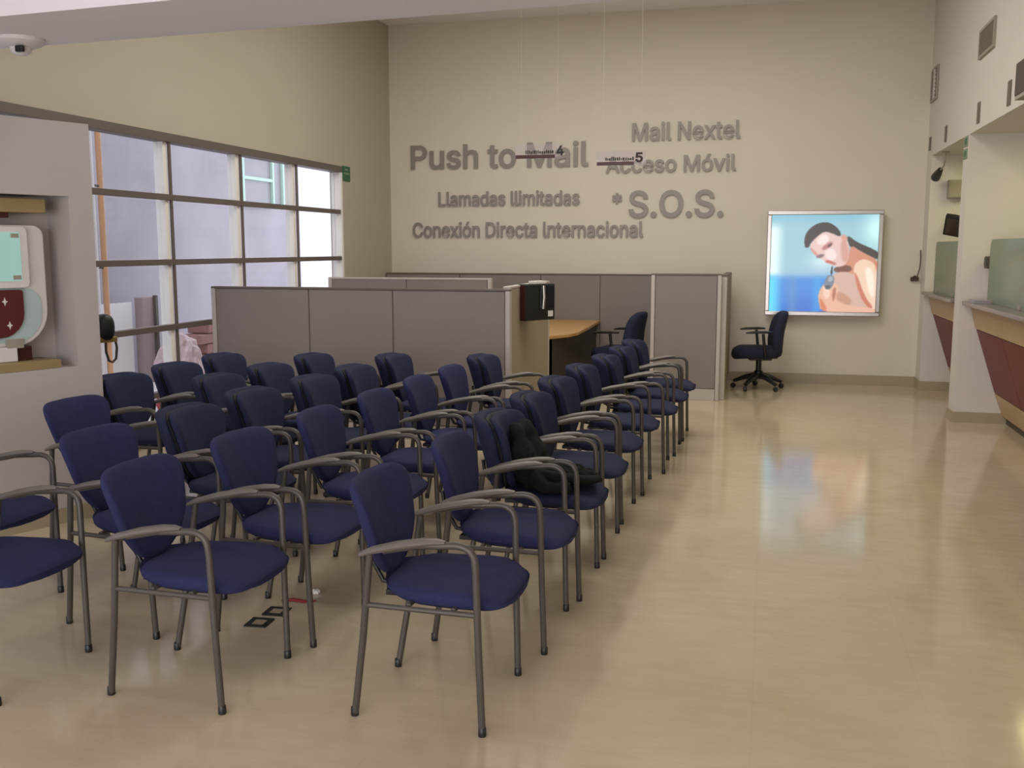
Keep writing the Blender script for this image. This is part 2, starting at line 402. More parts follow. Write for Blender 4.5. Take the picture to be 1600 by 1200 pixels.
def plain_P(Q):
    xa = min(p[0] for q in Q for p in q); xb = max(p[0] for q in Q for p in q); h = max(p[1] for q in Q for p in q)
    s_ = .125*h; m_ = .40*h
    def bowl(x, z0, z1):
        r = (z1-z0)/2; return [(x-r+r*math.cos(a), z0+r+r*math.sin(a)) for a in [math.radians(-90+15*k) for k in range(13)]]
    return [[(xa, 0), (xa+s_, 0), (xa+s_, m_)]+bowl(xb, m_, h)+[(xa, h)], ([(xa+s_, m_+s_*.9)]+bowl(xb-s_, m_+s_*.9, h-s_*.9)+[(xa+s_, h-s_*.9)])[::-1]]
def lettering(name, text, label, x0, x1, zb, zt, y, m='letter', depth=.02, offset=.016, cat='lettering', part='letter', ref='H'):
    """text standing on a plane y = const, facing -Y, between x0 and x1; caps from zb to zt"""
    t = thing(name, label, cat, (x0, y, zb))
    bold = offset; P = outlines(text); H_ = outlines(ref)
    xs = [p[0] for q in P for p in q]; lo, hi = min(xs)-bold, max(xs)+bold; ct = max(p[1] for q in H_ for p in q)+bold
    sx = (x1-x0)/(hi-lo); sz = (zt-zb)/ct; at = 0
    for c in text:
        if c == ' ': continue
        n = n_contours(c); Q = P[at:at+n]; at += n
        if c == 'P': Q = plain_P(Q)
        me = letter_mesh(Q, .3, bold)
        for v in me.vertices:
            x, yy, z = v.co
            v.co = ((x-lo)*sx, -z*depth-depth/2, yy*sz)
        me.materials.clear(); me.materials.append(MT[m]); me.name = part
        o = bpy.data.objects.new(part, me); COL.objects.link(o); o.parent = t
    return t
YT = YB-.012
lettering('wall_lettering', 'Push to Mail', 'large grey wall letters reading Push to Mail', -4.527, -2.193, 2.64, 2.936, YT)
lettering('wall_lettering', 'Mail Nextel', 'grey wall letters reading Mail Nextel', -1.656, -.363, 2.925, 3.135, YT)
lettering('wall_lettering', 'Acceso Móvil', 'grey wall letters reading Acceso Movil', -1.975, -.404, 2.548, 2.74, YT)
lettering('wall_lettering', 'Llamadas Ilimitadas', 'smaller grey wall letters reading Llamadas Ilimitadas', -4.156, -2.301, 2.163, 2.343, YT)
lettering('wall_lettering', '*', 'grey star mark on the wall left of S.O.S.', -1.892, -1.77, 2.17, 2.296, YT, ref='*')
lettering('wall_lettering', 'S.O.S.', 'largest grey wall letters reading S.O.S.', -1.685, -.539, 2.008, 2.322, YT)
lettering('wall_lettering', 'Conexión Directa Internacional', 'long low line of grey wall letters reading Conexion Directa Internacional', -4.513, -1.502, 1.765, 1.953, YT)
# the star hangs by its top: shift so that it spans its own height
for o in [o for o in bpy.data.objects if o.get('label', '').startswith('grey star')]:
    lo, hi = bounds(o.children[0].data); k = .126/(hi[2]-lo[2])
    for v in o.children[0].data.vertices: v.co.z = (v.co.z-lo[2])*k

# ------------------------------------------------------------------ backlit poster
def paint_poster(nx=215, ny=210):
    X, Y = np.meshgrid(np.linspace(95, 1165, nx), np.linspace(75, 1125, ny))
    img = np.zeros((ny, nx, 3))
    def L(c): return np.array(c, float)
    sm = lambda a, b, x: np.clip((x-a)/(b-a), 0, 1)**2*(3-2*np.clip((x-a)/(b-a), 0, 1))
    img[:] = L((152, 196, 208))
    def mixin(c, k): img[:] = img*(1-k[..., None])+L(c)*k[..., None]
    mixin((120, 185, 210), (1-sm(75, 230, Y))*.7)
    mixin((228, 252, 255), (1-sm(110, 260, X))*sm(120, 260, Y))
    mixin((205, 250, 250), np.exp(-((X-1150)/130)**2-((Y-230)/190)**2))
    mixin((215, 238, 246), np.exp(-((X-620)/130)**2-((Y-600)/110)**2)*.8)
    mixin((150, 185, 215), sm(560, 720, Y)*sm(180, 300, X)*.6)
    k = sm(690, 800, Y)
    mixin((45, 128, 215), k*.95)
    mixin((75, 215, 250), k*(1-sm(110, 250, X))*.95)
    mixin((28, 98, 200), k*sm(850, 1100, Y)*sm(180, 330, X)*.75)
    mixin((105, 145, 190), k*np.exp(-((X-330)/45)**2)*.5)
    mixin((60, 175, 235), k*np.exp(-((X-580)/50)**2)*.5)
    def inside(poly):
        r = np.zeros(X.shape, bool); n = len(poly)
        for i in range(n):
            x1, y1 = poly[i]; x2, y2 = poly[(i+1) % n]
            c = ((y1 > Y) != (y2 > Y)) & (X < (x2-x1)*(Y-y1)/((y2-y1) if y2 != y1 else 1e-9)+x1)
            r ^= c
        return r.astype(float)
    def blur(a, n):
        for _ in range(n):
            b = np.pad(a, 1, mode='edge'); a = (b[:-2, 1:-1]+b[2:, 1:-1]+b[1:-1, :-2]+b[1:-1, 2:]+2*b[1:-1, 1:-1])/6
        return a
    def smoothpoly(p, it=2):
        for _ in range(it):
            q = []
            for i in range(len(p)):
                a, b = p[i], p[(i+1) % len(p)]
                q += [(a[0]*.75+b[0]*.25, a[1]*.75+b[1]*.25), (a[0]*.25+b[0]*.75, a[1]*.25+b[1]*.75)]
            p = q
        return p
    def poly(p, c, soft=2, al=1): mixin(c, blur(inside(smoothpoly(p)), soft)*al)
    def ell(cx, cy, rx, ry, ang, c, soft=4, al=1):
        a = math.radians(ang); u = (X-cx)*math.cos(a)+(Y-cy)*math.sin(a); v = -(X-cx)*math.sin(a)+(Y-cy)*math.cos(a)
        mixin(c, blur(((u/rx)**2+(v/ry)**2 < 1).astype(float), soft)*al)
    poly([(850, 285), (960, 375), (1080, 425), (1180, 480), (1180, 560), (1060, 525), (950, 470), (870, 400)], (48, 42, 44))
    poly([(760, 700), (880, 500), (900, 395), (1000, 470), (1180, 560), (1180, 700), (980, 700), (900, 760)], (205, 138, 112))
    poly([(735, 640), (900, 610), (930, 690), (740, 700)], (112, 66, 52), 3)
    poly([(715, 700), (900, 685), (990, 760), (1050, 960), (1120, 1130), (620, 1130), (650, 980), (720, 880)], (208, 172, 158))
    poly([(930, 620), (1010, 545), (1100, 570), (1180, 640), (1180, 1140), (1085, 1090), (1010, 940), (950, 760)], (236, 204, 178))
    poly([(1040, 640), (1110, 640), (1150, 800), (1150, 1000), (1090, 900)], (252, 232, 212), 8)
    poly([(940, 700), (965, 700), (1060, 960), (1140, 1060), (1140, 1090), (1070, 1060), (990, 900)], (190, 92, 72), 4, .8)
    poly([(1120, 560), (1180, 600), (1180, 760), (1150, 640)], (200, 110, 85), 5, .6)
    poly([(590, 925), (635, 830), (690, 780), (770, 810), (800, 900), (770, 1010), (900, 1050), (1180, 1085), (1180, 1140), (630, 1140), (600, 1020)], (228, 176, 150))
    poly([(780, 900), (850, 920), (930, 990), (930, 1060), (830, 1030), (770, 980)], (188, 128, 100), 6, .7)
    poly([(735, 870), (775, 850), (760, 1000), (735, 1015)], (150, 78, 60), 4, .7)
    poly([(600, 960), (640, 1000), (700, 1120), (630, 1120)], (205, 96, 52), 6, .7)
    poly([(650, 860), (720, 900), (690, 1000), (640, 940)], (245, 214, 196), 6, .8)
    poly([(488, 400), (540, 310), (620, 250), (720, 265), (800, 300), (860, 340), (885, 430), (885, 520), (855, 615), (790, 640), (715, 622), (655, 585), (615, 552), (555, 525), (505, 460)], (226, 192, 184))
    poly([(560, 320), (640, 275), (690, 330), (640, 400), (560, 400)], (244, 228, 222), 8, .9)
    poly([(640, 450), (730, 430), (770, 520), (720, 580), (650, 540)], (244, 224, 220), 8, .9)
    poly([(800, 330), (880, 400), (885, 560), (830, 600), (800, 500)], (206, 146, 132), 10, .8)
    poly([(490, 420), (520, 440), (580, 510), (620, 550), (560, 525), (500, 460)], (196, 128, 110), 3, .7)
    ell(665, 412, 62, 24, -35, (176, 110, 112), 4, .9); ell(688, 405, 26, 12, -40, (78, 58, 62), 2, .9)
    ell(598, 520, 42, 18, -20, (120, 92, 105), 3, .9)
    poly([(640, 385), (690, 360), (730, 372), (690, 375)], (150, 100, 96), 3, .6)
    ell(690, 583, 40, 16, 12, (196, 96, 88), 3, .95); ell(735, 600, 26, 14, 10, (160, 80, 76), 4, .7)
    poly([(434, 390), (434, 290), (500, 200), (590, 155), (690, 160), (785, 245), (800, 318), (710, 275), (630, 250), (560, 305), (495, 380), (475, 435), (440, 425)], (46, 38, 40))
    ell(830, 330, 30, 44, -20, (214, 150, 134), 3, .9)
    poly([(712, 630), (732, 630), (726, 725), (708, 725)], (50, 44, 50), 1)
    poly([(668, 722), (750, 728), (748, 820), (705, 890), (638, 872)], (118, 128, 142), 1)
    poly([(690, 740), (735, 742), (735, 790), (685, 800)], (160, 170, 182), 2)
    poly([(655, 840), (720, 830), (700, 880), (650, 868)], (70, 78, 88), 2)
    poly([(630, 860), (655, 840), (670, 900), (700, 920), (670, 960)], (238, 200, 182), 2)
    return np.clip(img, 0, 255)
LBX0, LBX1, LBZ0, LBZ1 = -.015, 1.287, .826, 2.06
lb = thing('lightbox_sign', 'backlit advertising lightbox in a silver frame on the end wall', 'lightbox', (LBX0, YB, LBZ0))
def lightbox():
    Wd, Hd, D, fr = LBX1-LBX0, LBZ1-LBZ0, .13, .05
    box('case', (.02, -D+.03, .02), (Wd-.02, -.002, Hd-.02), 'grille', lb)
    for nm, a, b_ in (('frame_rail', (0, -D, 0), (Wd, -D+.045, fr)), ('frame_rail', (0, -D, Hd-fr), (Wd, -D+.045, Hd)),
                      ('frame_stile', (0, -D, fr), (fr, -D+.045, Hd-fr)), ('frame_stile', (Wd-fr, -D, fr), (Wd, -D+.045, Hd-fr))):
        box(nm, a, b_, 'silver', lb, .008)
    im = paint_poster()/255.; ny, nx, _ = im.shape
    lin = np.where(im <= .04045, im/12.92, ((im+.055)/1.055)**2.4)
    xs = np.linspace(fr, Wd-fr, nx); zz = np.linspace(Hd-fr, fr, ny)
    vs = [(x, -D+.018, z) for z in zz for x in xs]
    fs = [(j*nx+i, (j+1)*nx+i, (j+1)*nx+i+1, j*nx+i+1) for j in range(ny-1) for i in range(nx-1)]
    me = bpy.data.meshes.new('poster'); me.from_pydata(vs, [], fs)
    ca = me.color_attributes.new('print', 'FLOAT_COLOR', 'POINT')
    ca.data.foreach_set('color', np.concatenate([lin.reshape(-1, 3), np.ones((nx*ny, 1))], 1).astype(np.float32).ravel())
    m = mat('backlit_print', (.1, .1, .1), .3); nt = m.node_tree
    at = nt.nodes.new('ShaderNodeAttribute'); at.attribute_name = 'print'
    b_ = nt.nodes['Principled BSDF']; nt.links.new(at.outputs['Color'], b_.inputs['Emission Color']); b_.inputs['Emission Strength'].default_value = 1.0
    me.materials.append(m); o = bpy.data.objects.new('poster', me); COL.objects.link(o); o.parent = lb
    o['label'] = 'backlit poster of a dark-haired woman holding a phone'
lightbox()

# ------------------------------------------------------------------ chairs
def superell(n_top, n_bot, N=44):
    pts = []
    for k in range(N):
        a = 2*math.pi*k/N; c, s_ = math.cos(a), math.sin(a); n = n_top if s_ >= 0 else n_bot
        pts.append((math.copysign(abs(c)**(2/n), c), math.copysign(abs(s_)**(2/n), s_)))
    return pts
PROF = lambda t: [(0, -t*.5), (.45, -t*.5), (.80, -t*.48), (.93, -t*.40), (.99, -t*.2), (1, 0), (.985, t*.22), (.94, t*.38), (.82, t*.48), (.45, t*.55), (0, t*.57)]
def back_pad(hw_top, hw_bot, hz, zc, t, x_c, tilt, curve, scale=1.0):
    out = superell(5.5, 2.15)
    def fn(a, b, off):
        k = (b+1)/2; w_ = hw_bot+(hw_top-hw_bot)*max(0, k)**.9
        y = a*w_*scale; z = b*hz*scale
        x = x_c-tilt*(z/hz)-.012*(z/hz)**2+curve*(y/.235)**2+off
        return (x, y, zc+z)
    return MB().pad(out, PROF(t), fn)
def seat_pad(t=.075):
    out = superell(3.4, 3.4)
    def fn(a, b, off):
        x = .078+a*.240; hw = .206+.046*(a+1)/2
        y = b*hw; e = max(0, a-.35)
        z = .448+off-.055*e**2*1.6-.012*(1-b*b)*(1 if off > 0 else -2.9)+.012*max(0, -a-.3)
        return (x, y, z)
    return MB().pad(out, PROF(t), fn)
def arc(p, c, q, n=5):
    p, c, q = Vector(p), Vector(c), Vector(q)
    return [(1-t)**2*p+2*t*(1-t)*c+t*t*q for t in [i/n for i in range(n+1)]]
def make_chair(kind):
    t = thing('arm_chair', 'x', 'chair')
    fab = 'fabric' if kind == 1 else 'fabric2'
    seat_pad().build('seat', fab, t, True)
    if kind == 1:
        back_pad(.252, .148, .183, .644, .055, -.208, .050, .05).build('backrest', fab, t, True)
    else:
        back_pad(.252, .152, .188, .640, .075, -.245, .050, .085).build('back_shell', fab, t, True)
        back_pad(.240, .140, .178, .640, .03, -.200, .050, .075).build('back_seam', 'seam', t, True)
        back_pad(.244, .144, .182, .641, .055, -.168, .050, .070).build('backrest', fab, t, True)
    MB().box((-.16, -.10, .405), (.22, .10, .425)).build('seat_plate', 'black', t, bevel=.004)
    for s in (-1, 1):
        # front leg rises, bends back into the arm
        leg = [(.237, s*.248, 0), (.228, s*.258, .30), (.222, s*.265, .57)] + arc((.220, s*.267, .600), (.217, s*.268, .657), (.155, s*.268, .658), 6)
        fl_ = MB().tube(leg+[(.02, s*.266, .648), (-.10, s*.262, .622)], .0125, 10).build('front_leg', 'frame', t, True)
        rl_ = MB().tube([(-.237, s*.212, 0), (-.19, s*.235, .30), (-.152, s*.255, .605)], .0125, 10).build('rear_leg', 'frame', t, True)
        MB().tube([(-.185, s*.254, .600), (-.14, s*.256, .618), (-.05, s*.262, .643), (.04, s*.266, .661), (.09, s*.268, .667), (.12, s*.268, .666)],
                  [.018, .028, .031, .029, .022, .012], 12, [.45]*6).build('arm_pad', 'armpad', t, True)
        MB().tube([(-.180, s*.242, .420), (0, s*.250, .421), (.226, s*.260, .423)], .010, 8).build('side_rail', 'frame', t, True)
        MB().tube([(.06, s*.06, .432), (-.10, s*.058, .430), (-.185, s*.055, .442), (-.235 if kind == 1 else -.27, s*.055, .53), (-.245 if kind == 1 else -.28, s*.055, .60)], .009, 8).build('back_bar', 'black', t, True)
        for x, y, lg in ((.237, .248, fl_), (-.237, .212, rl_)):
            MB().lathe([(.0135, 0), (.0145, .004), (.0138, .03), (.012, .032)], (x, s*y, 0), 10).build('foot_cap', 'black', lg, True)
    MB().tube([(.14, -.253, .430), (.14, .253, .430)], .009, 8).build('cross_rail', 'frame', t, True)
    MB().tube([(-.02, -.245, .430), (-.02, .245, .430)], .009, 8).build('cross_rail', 'frame', t, True)
    return t
def copy_tree(o, parent=None):
    c = o.copy(); COL.objects.link(c); c.parent = parent
    for ch in o.children: copy_tree(ch, c)
    return c
ROWS = {
 'A': [(-1.11, 3.26, 1, 0), (-1.06, 3.97, 1, 1), (-1.03, 4.61, 2, 0), (-1.02, 5.26, 2, 0), (-1.02, 5.95, 2, -1), (-.99, 6.65, 2, 1), (-.925, 7.33, 2, 2), (-.897, 7.98, 2, 0), (-.884, 8.61, 2, 0)],
 'B': [(-2.04, 3.19, 1, 0), (-1.98, 3.82, 1, -2), (-1.93, 4.50, 1, 1), (-1.89, 5.15, 1, 0), (-1.87, 5.80, 1, 1), (-1.84, 6.39, 1, 0), (-1.83, 7.12, 2, 2)],
 'C': [(-2.85, 3.045, 1, 0), (-2.65, 3.74, 1, -3), (-2.61, 4.40, 2, 1), (-2.61, 5.04, 2, 0), (-2.52, 5.65, 2, 0), (-2.50, 6.25, 2, 1), (-2.51, 7.00, 2, 1)],
 'D': [(-3.44, 3.62, 1, 0), (-3.34, 4.48, 1, -3), (-3.14, 5.56, 2, 0), (-3.10, 6.17, 2, 0), (-3.10, 6.86, 2, 1)],
 'E': [(-3.74, 5.43, 2, 0), (-3.76, 6.06, 2, 0), (-3.77, 6.70, 2, 1)],
}
ROWNAME = {'A': 'the row along the aisle', 'B': 'the second row from the aisle', 'C': 'the middle row of five', 'D': 'the second row from the window', 'E': 'the row nearest the window'}
ORD = ['nearest the camera', 'second from the camera', 'third from the camera', 'fourth from the camera', 'fifth from the camera', 'sixth from the camera', 'seventh from the camera', 'eighth from the camera', 'farthest, ninth from the camera']
protos = {1: make_chair(1), 2: make_chair(2)}; used = set()
for R_, lst in ROWS.items():
    for i, (x, y, k, rz) in enumerate(lst):
        if k in used: o = copy_tree(protos[k])
        else: o = protos[k]; used.add(k)
        o.location = (x, y, 0); o.rotation_euler = (0, 0, math.radians(rz))
        o['label'] = 'navy arm chair, %s in %s' % (ORD[i], ROWNAME[R_]); o['category'] = 'chair'; o['group'] = 'navy waiting-room arm chairs'
bpy.context.view_layer.update()

# black jacket heaped on the third aisle chair
def jacket(loc):
    bm = bmesh.new()
    def blob(c, r, rot=(0, 0, 0)):
        from mathutils import Euler
        m_ = Matrix.Translation(c) @ Euler(rot).to_matrix().to_4x4() @ Matrix.Diagonal((*r, 1))
        bmesh.ops.create_icosphere(bm, subdivisions=3, radius=1, matrix=m_)
    blob((-.06, -.02, .60), (.085, .17, .13), (0, -.35, .1)); blob((-.10, .03, .70), (.055, .12, .09), (0, -.3, 0))
    blob((.03, -.04, .54), (.15, .18, .065), (0, .1, 0)); blob((.15, .06, .52), (.13, .10, .045), (0, .15, .5)); blob((.06, -.17, .52), (.12, .07, .045), (0, .1, -.3))
    me = bpy.data.meshes.new('jacket'); bm.to_mesh(me); bm.free()
    o = bpy.data.objects.new('tmp', me); COL.objects.link(o)
    md = o.modifiers.new('r', 'REMESH'); md.mode = 'VOXEL'; md.voxel_size = .011
    s_ = o.modifiers.new('s', 'SMOOTH'); s_.iterations = 4
    dg = bpy.context.evaluated_depsgraph_get(); dg.update()
    me2 = bpy.data.meshes.new_from_object(o.evaluated_get(dg)); bpy.data.objects.remove(o)
    me2.name = 'jacket'
    for v in me2.vertices:
        p = v.co; n = v.normal
        q = .010*math.sin(p.x*55+p.z*30+2*math.sin(p.y*22))+.008*math.sin(p.y*70-p.z*50+p.x*20)
        v.co = p+n*q; v.co.z = max(v.co.z, .497)
    me2.materials.clear(); me2.materials.append(MT['cloth'])
    me2.polygons.foreach_set('use_smooth', [True]*len(me2.polygons))
    t = thing('jacket', 'black jacket heaped on the seat of an aisle chair', 'jacket', loc)
    b_ = bpy.data.objects.new('jacket_body', me2); COL.objects.link(b_); b_.parent = t
    MB().tube([(.02, -.16, .575), (.10, -.15, .56), (.17, -.10, .54), (.24, -.02, .52), (.27, .05, .515)], [.035, .042, .038, .034, .026], 12, [.6]*5).build('sleeve', 'cloth', t, True)
    MB().tube([(.06, -.205, .545), (.085, -.212, .53), (.10, -.205, .54)], .004, 6).build('zip_pull', 'silver', t, True)
jacket((-1.03, 4.61, 0))

# ------------------------------------------------------------------ cubicles
def partition(name, label, axis, c, a, b, h, seams, m='panel', th=.06, post='post', kick=True, cap='cap', posts=(True, True)):
    """upright office screen along axis from a to b at cross coordinate c"""
    t = thing(name, label, 'partition', ((a+b)/2, c, 0) if axis == 'x' else (c, (a+b)/2, 0))
    mid = (a+b)/2
    def bx(nm, u0, u1, v0, v1, z0, z1, mm, bev=0):
        if axis == 'x': box(nm, (u0-mid, v0, z0), (u1-mid, v1, z1), mm, t, bev)
        else: box(nm, (v0, u0-mid, z0), (v1, u1-mid, z1), mm, t, bev)
    e = [a]+list(seams)+[b]; pw = .045
    for i in range(len(e)-1):
        u0 = e[i]+(pw if i == 0 and posts[0] else .004); u1 = e[i+1]-(pw if i == len(e)-2 and posts[1] else .004)
        bx('panel', u0, u1, -th/2, th/2, .13 if kick else .02, h-.012, m, .006)
        if kick: bx('kick_plate', u0, u1, -th/2+.006, th/2-.006, 0, .126, 'post', .003)
    for f_, q in ((posts[0], (a, a+pw-.004)), (posts[1], (b-pw+.004, b))):
        if f_: bx('post', q[0], q[1], -th/2-.004, th/2+.004, 0, h-.008, post, .006)
    for s_ in seams: bx('joint_strip', s_-.004, s_+.004, -th/2+.012, th/2-.012, .02, h-.015, 'cap')
    bx('top_cap', a, b, -th/2-.003, th/2+.003, h-.012, h+.008, cap, .004)
    return t
partition('cubicle_partition', 'grey fabric office screen behind the chairs, in three panels', 'x', 7.9, -4.76, -2.03, 1.28, (-3.823, -3.052))
partition('cubicle_partition', 'beige office screen running back behind the black wall device', 'y', -2.075, 7.94, 9.46, 1.30, (), m='panel_beige', cap='post')
partition('cubicle_partition', 'grey screen showing just above the long grey screen, by the window', 'x', 10.1, -4.65, -2.80, 1.30, (-3.746,), cap='post')
partition('cubicle_partition', 'dark-capped screen along the end wall below the lettering', 'x', 12.2, -4.80, -.47, 1.30, (-3.8, -2.74, -1.99), m=MT['panel'], posts=(False, False))
partition('cubicle_partition', 'single grey screen with pale posts near the lightbox', 'x', 10.75, -1.20, -.46, 1.345, ())
partition('cubicle_partition', 'short return screen edge-on beside the office chair by the lightbox', 'y', -.44, 10.80, 12.16, 1.33, (11.5,), m='panel_beige')

# desk in the open cubicle
dk = thing('cubicle_desk', 'honey wood desk inside the open cubicle', 'desk', (-2.5, 11, 0))
top = [(-.22, 1.15), (.52, 1.15), (.56, .2), (.58, -.65), (.53, -.92), (.42, -1.12), (.38, -1.20), (-.22, -1.20)]
MB().prism(top, 'z', .705, .74).build('worktop', 'wood', dk, bevel=.006)
box('shade_side_panel', (.45, -.75, 0), (.48, 1.1, .70), 'dark_wood', dk)  # dark panels added here to carry the shadow under the desk
box('shade_front_panel', (-.20, -1.14, 0), (.40, -1.11, .70), 'dark_wood', dk)
MB().prism([(.40, -1.14), (.48, -.75), (.45, -.75), (.37, -1.14)], 'z', 0, .70).build('shade_corner_panel', 'dark_wood', dk)

# black wall device hung on the beige screen
dv = thing('wall_device', 'black wall-mounted device with silver bar on the beige screen', 'time clock', (-1.92, 8.42, 1.0), math.radians(-30))
box('housing', (-.07, -.185, 0), (.035, .185, .315), 'black', dv, .012)
box('display_face', (.034, -.02, .10), (.042, .17, .30), mat('dark_glass', (.01, .012, .02), .1), dv, .003)
MB().tube([(.048, .015, .10), (.056, .018, .20), (.048, .02, .30)], .014, 10).build('silver_bar', 'silver', dv, True)
box('label_plate', (.036, .09, .03), (.041, .15, .08), 'paper', dv)
box('side_strip', (-.06, -.19, .01), (.02, -.184, .305), 'redbar', dv)
box('paper_tray', (-.06, -.06, .315), (.02, .09, .34), 'paper', dv, .004)

def task_chair(label, loc, rz):
    t = thing('office_chair', label, 'office chair', loc, rz)   # faces -X
    for k in range(5):
        a = 2*math.pi*k/5+.3; c, s_ = math.cos(a), math.sin(a)
        MB().tube([(c*.03, s_*.03, .165), (c*.15, s_*.15, .135), (c*.285, s_*.285, .080)], [.042, .036, .024], 8, [.8]*3).build('base_leg', 'black', t, True)
        cs = MB(); cs.lathe([(.006, -.022), (.026, -.02), (.03, -.008), (.03, .008), (.026, .02), (.006, .022)], (0, 0, 0), 14, 'y')
        m_ = Matrix.Translation((c*.29, s_*.29, .0301)) @ Matrix.Rotation(a+.6, 4, 'Z')
        cs.v = [tuple(m_ @ Vector(v)) for v in cs.v]; cs.build('caster', 'black', t, True)
    MB().lathe([(.05, .12), (.05, .21), (.032, .22), (.032, .36), (.05, .37), (.05, .39)], (0, 0, 0), 16).build('gas_column', 'black', t, True)
    box('mechanism', (-.12, -.08, .34), (.14, .08, .39), 'black', t, .01)
    out = superell(3.2, 3.2)
    MB().pad(out, PROF(.13), lambda a, b, o: (-.05+a*.26, b*.25, .435+o-.05*max(0, -a-.4)**2*2)).build('seat', 'darkblue', t, True)
    MB().pad(superell(3.6, 3.0), PROF(.105), lambda a, b, o: (.205+.085*(b+1)/2-.035*math.sin((b+1)*1.4)+o-.05*a*a, a*(.225-.03*b), .645+b*.265)).build('backrest', 'darkblue', t, True)
    MB().tube([(.08, 0, .37), (.20, 0, .375), (.245, 0, .44), (.235, 0, .58)], .022, 8).build('back_bar', 'black', t, True)
    for s_ in (-1, 1):
        MB().tube([(.03, s_*.2, .40), (.03, s_*.285, .41), (.02, s_*.29, .50), (.0, s_*.29, .665)], .017, 8).build('arm_post', 'black', t, True)
        MB().tube([(-.19, s_*.29, .672), (-.12, s_*.29, .68), (.02, s_*.29, .685), (.10, s_*.29, .682)], [.02, .035, .036, .025], 10, [.42]*4).build('arm_pad', 'black', t, True)
    return t
task_chair('dark blue office chair on casters below the lightbox', (-.06, 11.78, 0), math.radians(8))
task_chair('dark office chair half hidden inside the open cubicle', (-1.62, 11.35, 0), math.radians(-14))

# hanging number signs over the cubicles
def hang_sign(num, x0, zb, text_w, clear):
    y = 8.8; t = thing('hanging_sign', 'clear hanging sign with red bar, numbered %s, before the %s letters' % (('four', 'Push to Mail') if num == '4' else ('five', 'Acceso Movil')), 'sign', (x0, y, zb))
    box('acrylic_plate', (-.005, -.003, -.02), (.43, .003, .105), 'acrylic', t)
    box('red_bar', (0, -.010, -.016), (.36 if num == '4' else .325, -.003, .014), 'redbar', t, .002)
    wx = .36 if num == '4' else .325
    x = wx-text_w
    while x < wx-.012:      # small print, too small to read
        w_ = random.choice((.008, .011, .014)); box('small_print', (x, -.005, .024), (x+w_, -.003, .024+random.choice((.020, .026, .03))), 'ink', t); x += w_+.006
    me = letter_mesh(outlines(num), .3, .03); lo, hi = bounds(me)
    for v in me.vertices:
        v.co = (wx+.012+(v.co.x-lo[0])*.066/(hi[0]-lo[0]), -.006-v.co.z*.004, .005+(v.co.y-lo[1])*.085/(hi[1]-lo[1]))
    me.materials.clear(); me.materials.append(MT['ink']); o = bpy.data.objects.new('number', me); COL.objects.link(o); o.parent = t
    for x in (.05, .38): MB().tube([(x, 0, .105), (x, 0, ZH-zb)], .0004, 5).build('wire', 'wall', t)
hang_sign('4', -2.215, 2.43, .27, True)
hang_sign('5', -1.480, 2.355, .25, True)

# ------------------------------------------------------------------ service counters in the alcoves
def counter(label, ya, yb, xo, seams):
    t = thing('service_counter', 'slanted maroon and tan service counter %s' % label, 'counter', (xo, (ya+yb)/2, 0))
    c = (ya+yb)/2; P = lambda q, a, b, nm, m: MB().prism(q, 'y', a-c, b-c).build(nm, m, t, bevel=.003, seg=1)
    P([(.075, 1.097), (.125, .885), (.165, .885), (.115, 1.097)], ya, yb, 'tan_band', 'tan')
    e = [ya]+seams+[yb]
    for i in range(len(e)-1):
        P([(.135, .878), (.325, .290), (.355, .290), (.165, .878)], e[i]+.005, e[i+1]-.005, 'maroon_panel', 'maroon')
    P([(.325, .284), (.405, .075), (.435, .075), (.355, .284)], ya, yb, 'lower_tan_band', 'tan')
    P([(.44, 0), (.46, 0), (.46, .075), (.44, .075)], ya, yb, 'toe_kick', 'brown')
    P([(.17, .88), (.115, 1.097), (.70, 1.097), (.70, 0), (.47, 0), (.44, .08)], ya+.01, yb-.01, 'carcass', 'dark_wood')
    tag(MB().prism([(xo, 1.101), (xo+.75, 1.101), (xo+.75, 1.138), (xo, 1.138)], 'y', ya, yb).build('counter_worktop', 'stone', bevel=.008), 'grey stone worktop of the counter %s' % label, 'worktop')
counter('nearer the camera', 4.65, 9.935, 1.755, [5.8, 6.85, 7.87, 8.90])
counter('at the far end', 10.22, 12.082, 1.70, [11.05])
def glass_screen(label, x, ya, yb, z0, z1, lab):
    t = thing('glass_screen', label, 'glass screen', (x, yb, z0))
    r = .09; L_ = yb-ya; Hh = z1-z0
    q = [(-L_, 0), (0, 0)] + [(-r+r*math.cos(a), Hh-r+r*math.sin(a)) for a in [i*math.pi/12 for i in range(7)]] + [(-L_+r-r*math.sin(a), Hh-r+r*math.cos(a)) for a in [i*math.pi/12 for i in range(7)]]
    MB().prism(q, 'x', -.006, .006).build('glass_plate', 'greenglass', t)
    box('slot_label', (-.012, lab[0]-yb, lab[2]-.012), (-.006, lab[1]-yb, lab[2]+.012), 'brown', t)
    for yy in (-.2, -L_+.2): box('foot_clamp', (-.02, yy-.03, 0), (.02, yy+.03, .035), 'grille', t, .004)
glass_screen('rounded green glass screen on the nearer counter', 1.93, 8.30, 9.72, 1.139, 1.70, (8.78, 9.20, 1.525))
glass_screen('rounded green glass screen on the far counter', 1.80, 10.45, 11.86, 1.139, 1.69, (10.9, 11.22, 1.53))
cm = thing('counter_terminal', 'small dark terminal on a pale stand behind the nearer glass screen', 'terminal', (1.985, 9.83, 1.139))
box('stand', (-.05, -.06, 0), (.05, .07, .02), 'white', cm, .004); box('pole', (-.02, -.02, .02), (.03, .05, .31), 'white', cm, .006)
box('head', (-.07, -.06, .30), (.04, .07, .41), 'brown', cm, .008); box('screen', (-.075, -.045, .33), (-.069, .055, .395), 'black', cm)
pp = thing('paper_stack', 'pale papers at the end of the nearer counter', 'paper', (1.83, 9.60, 1.139))
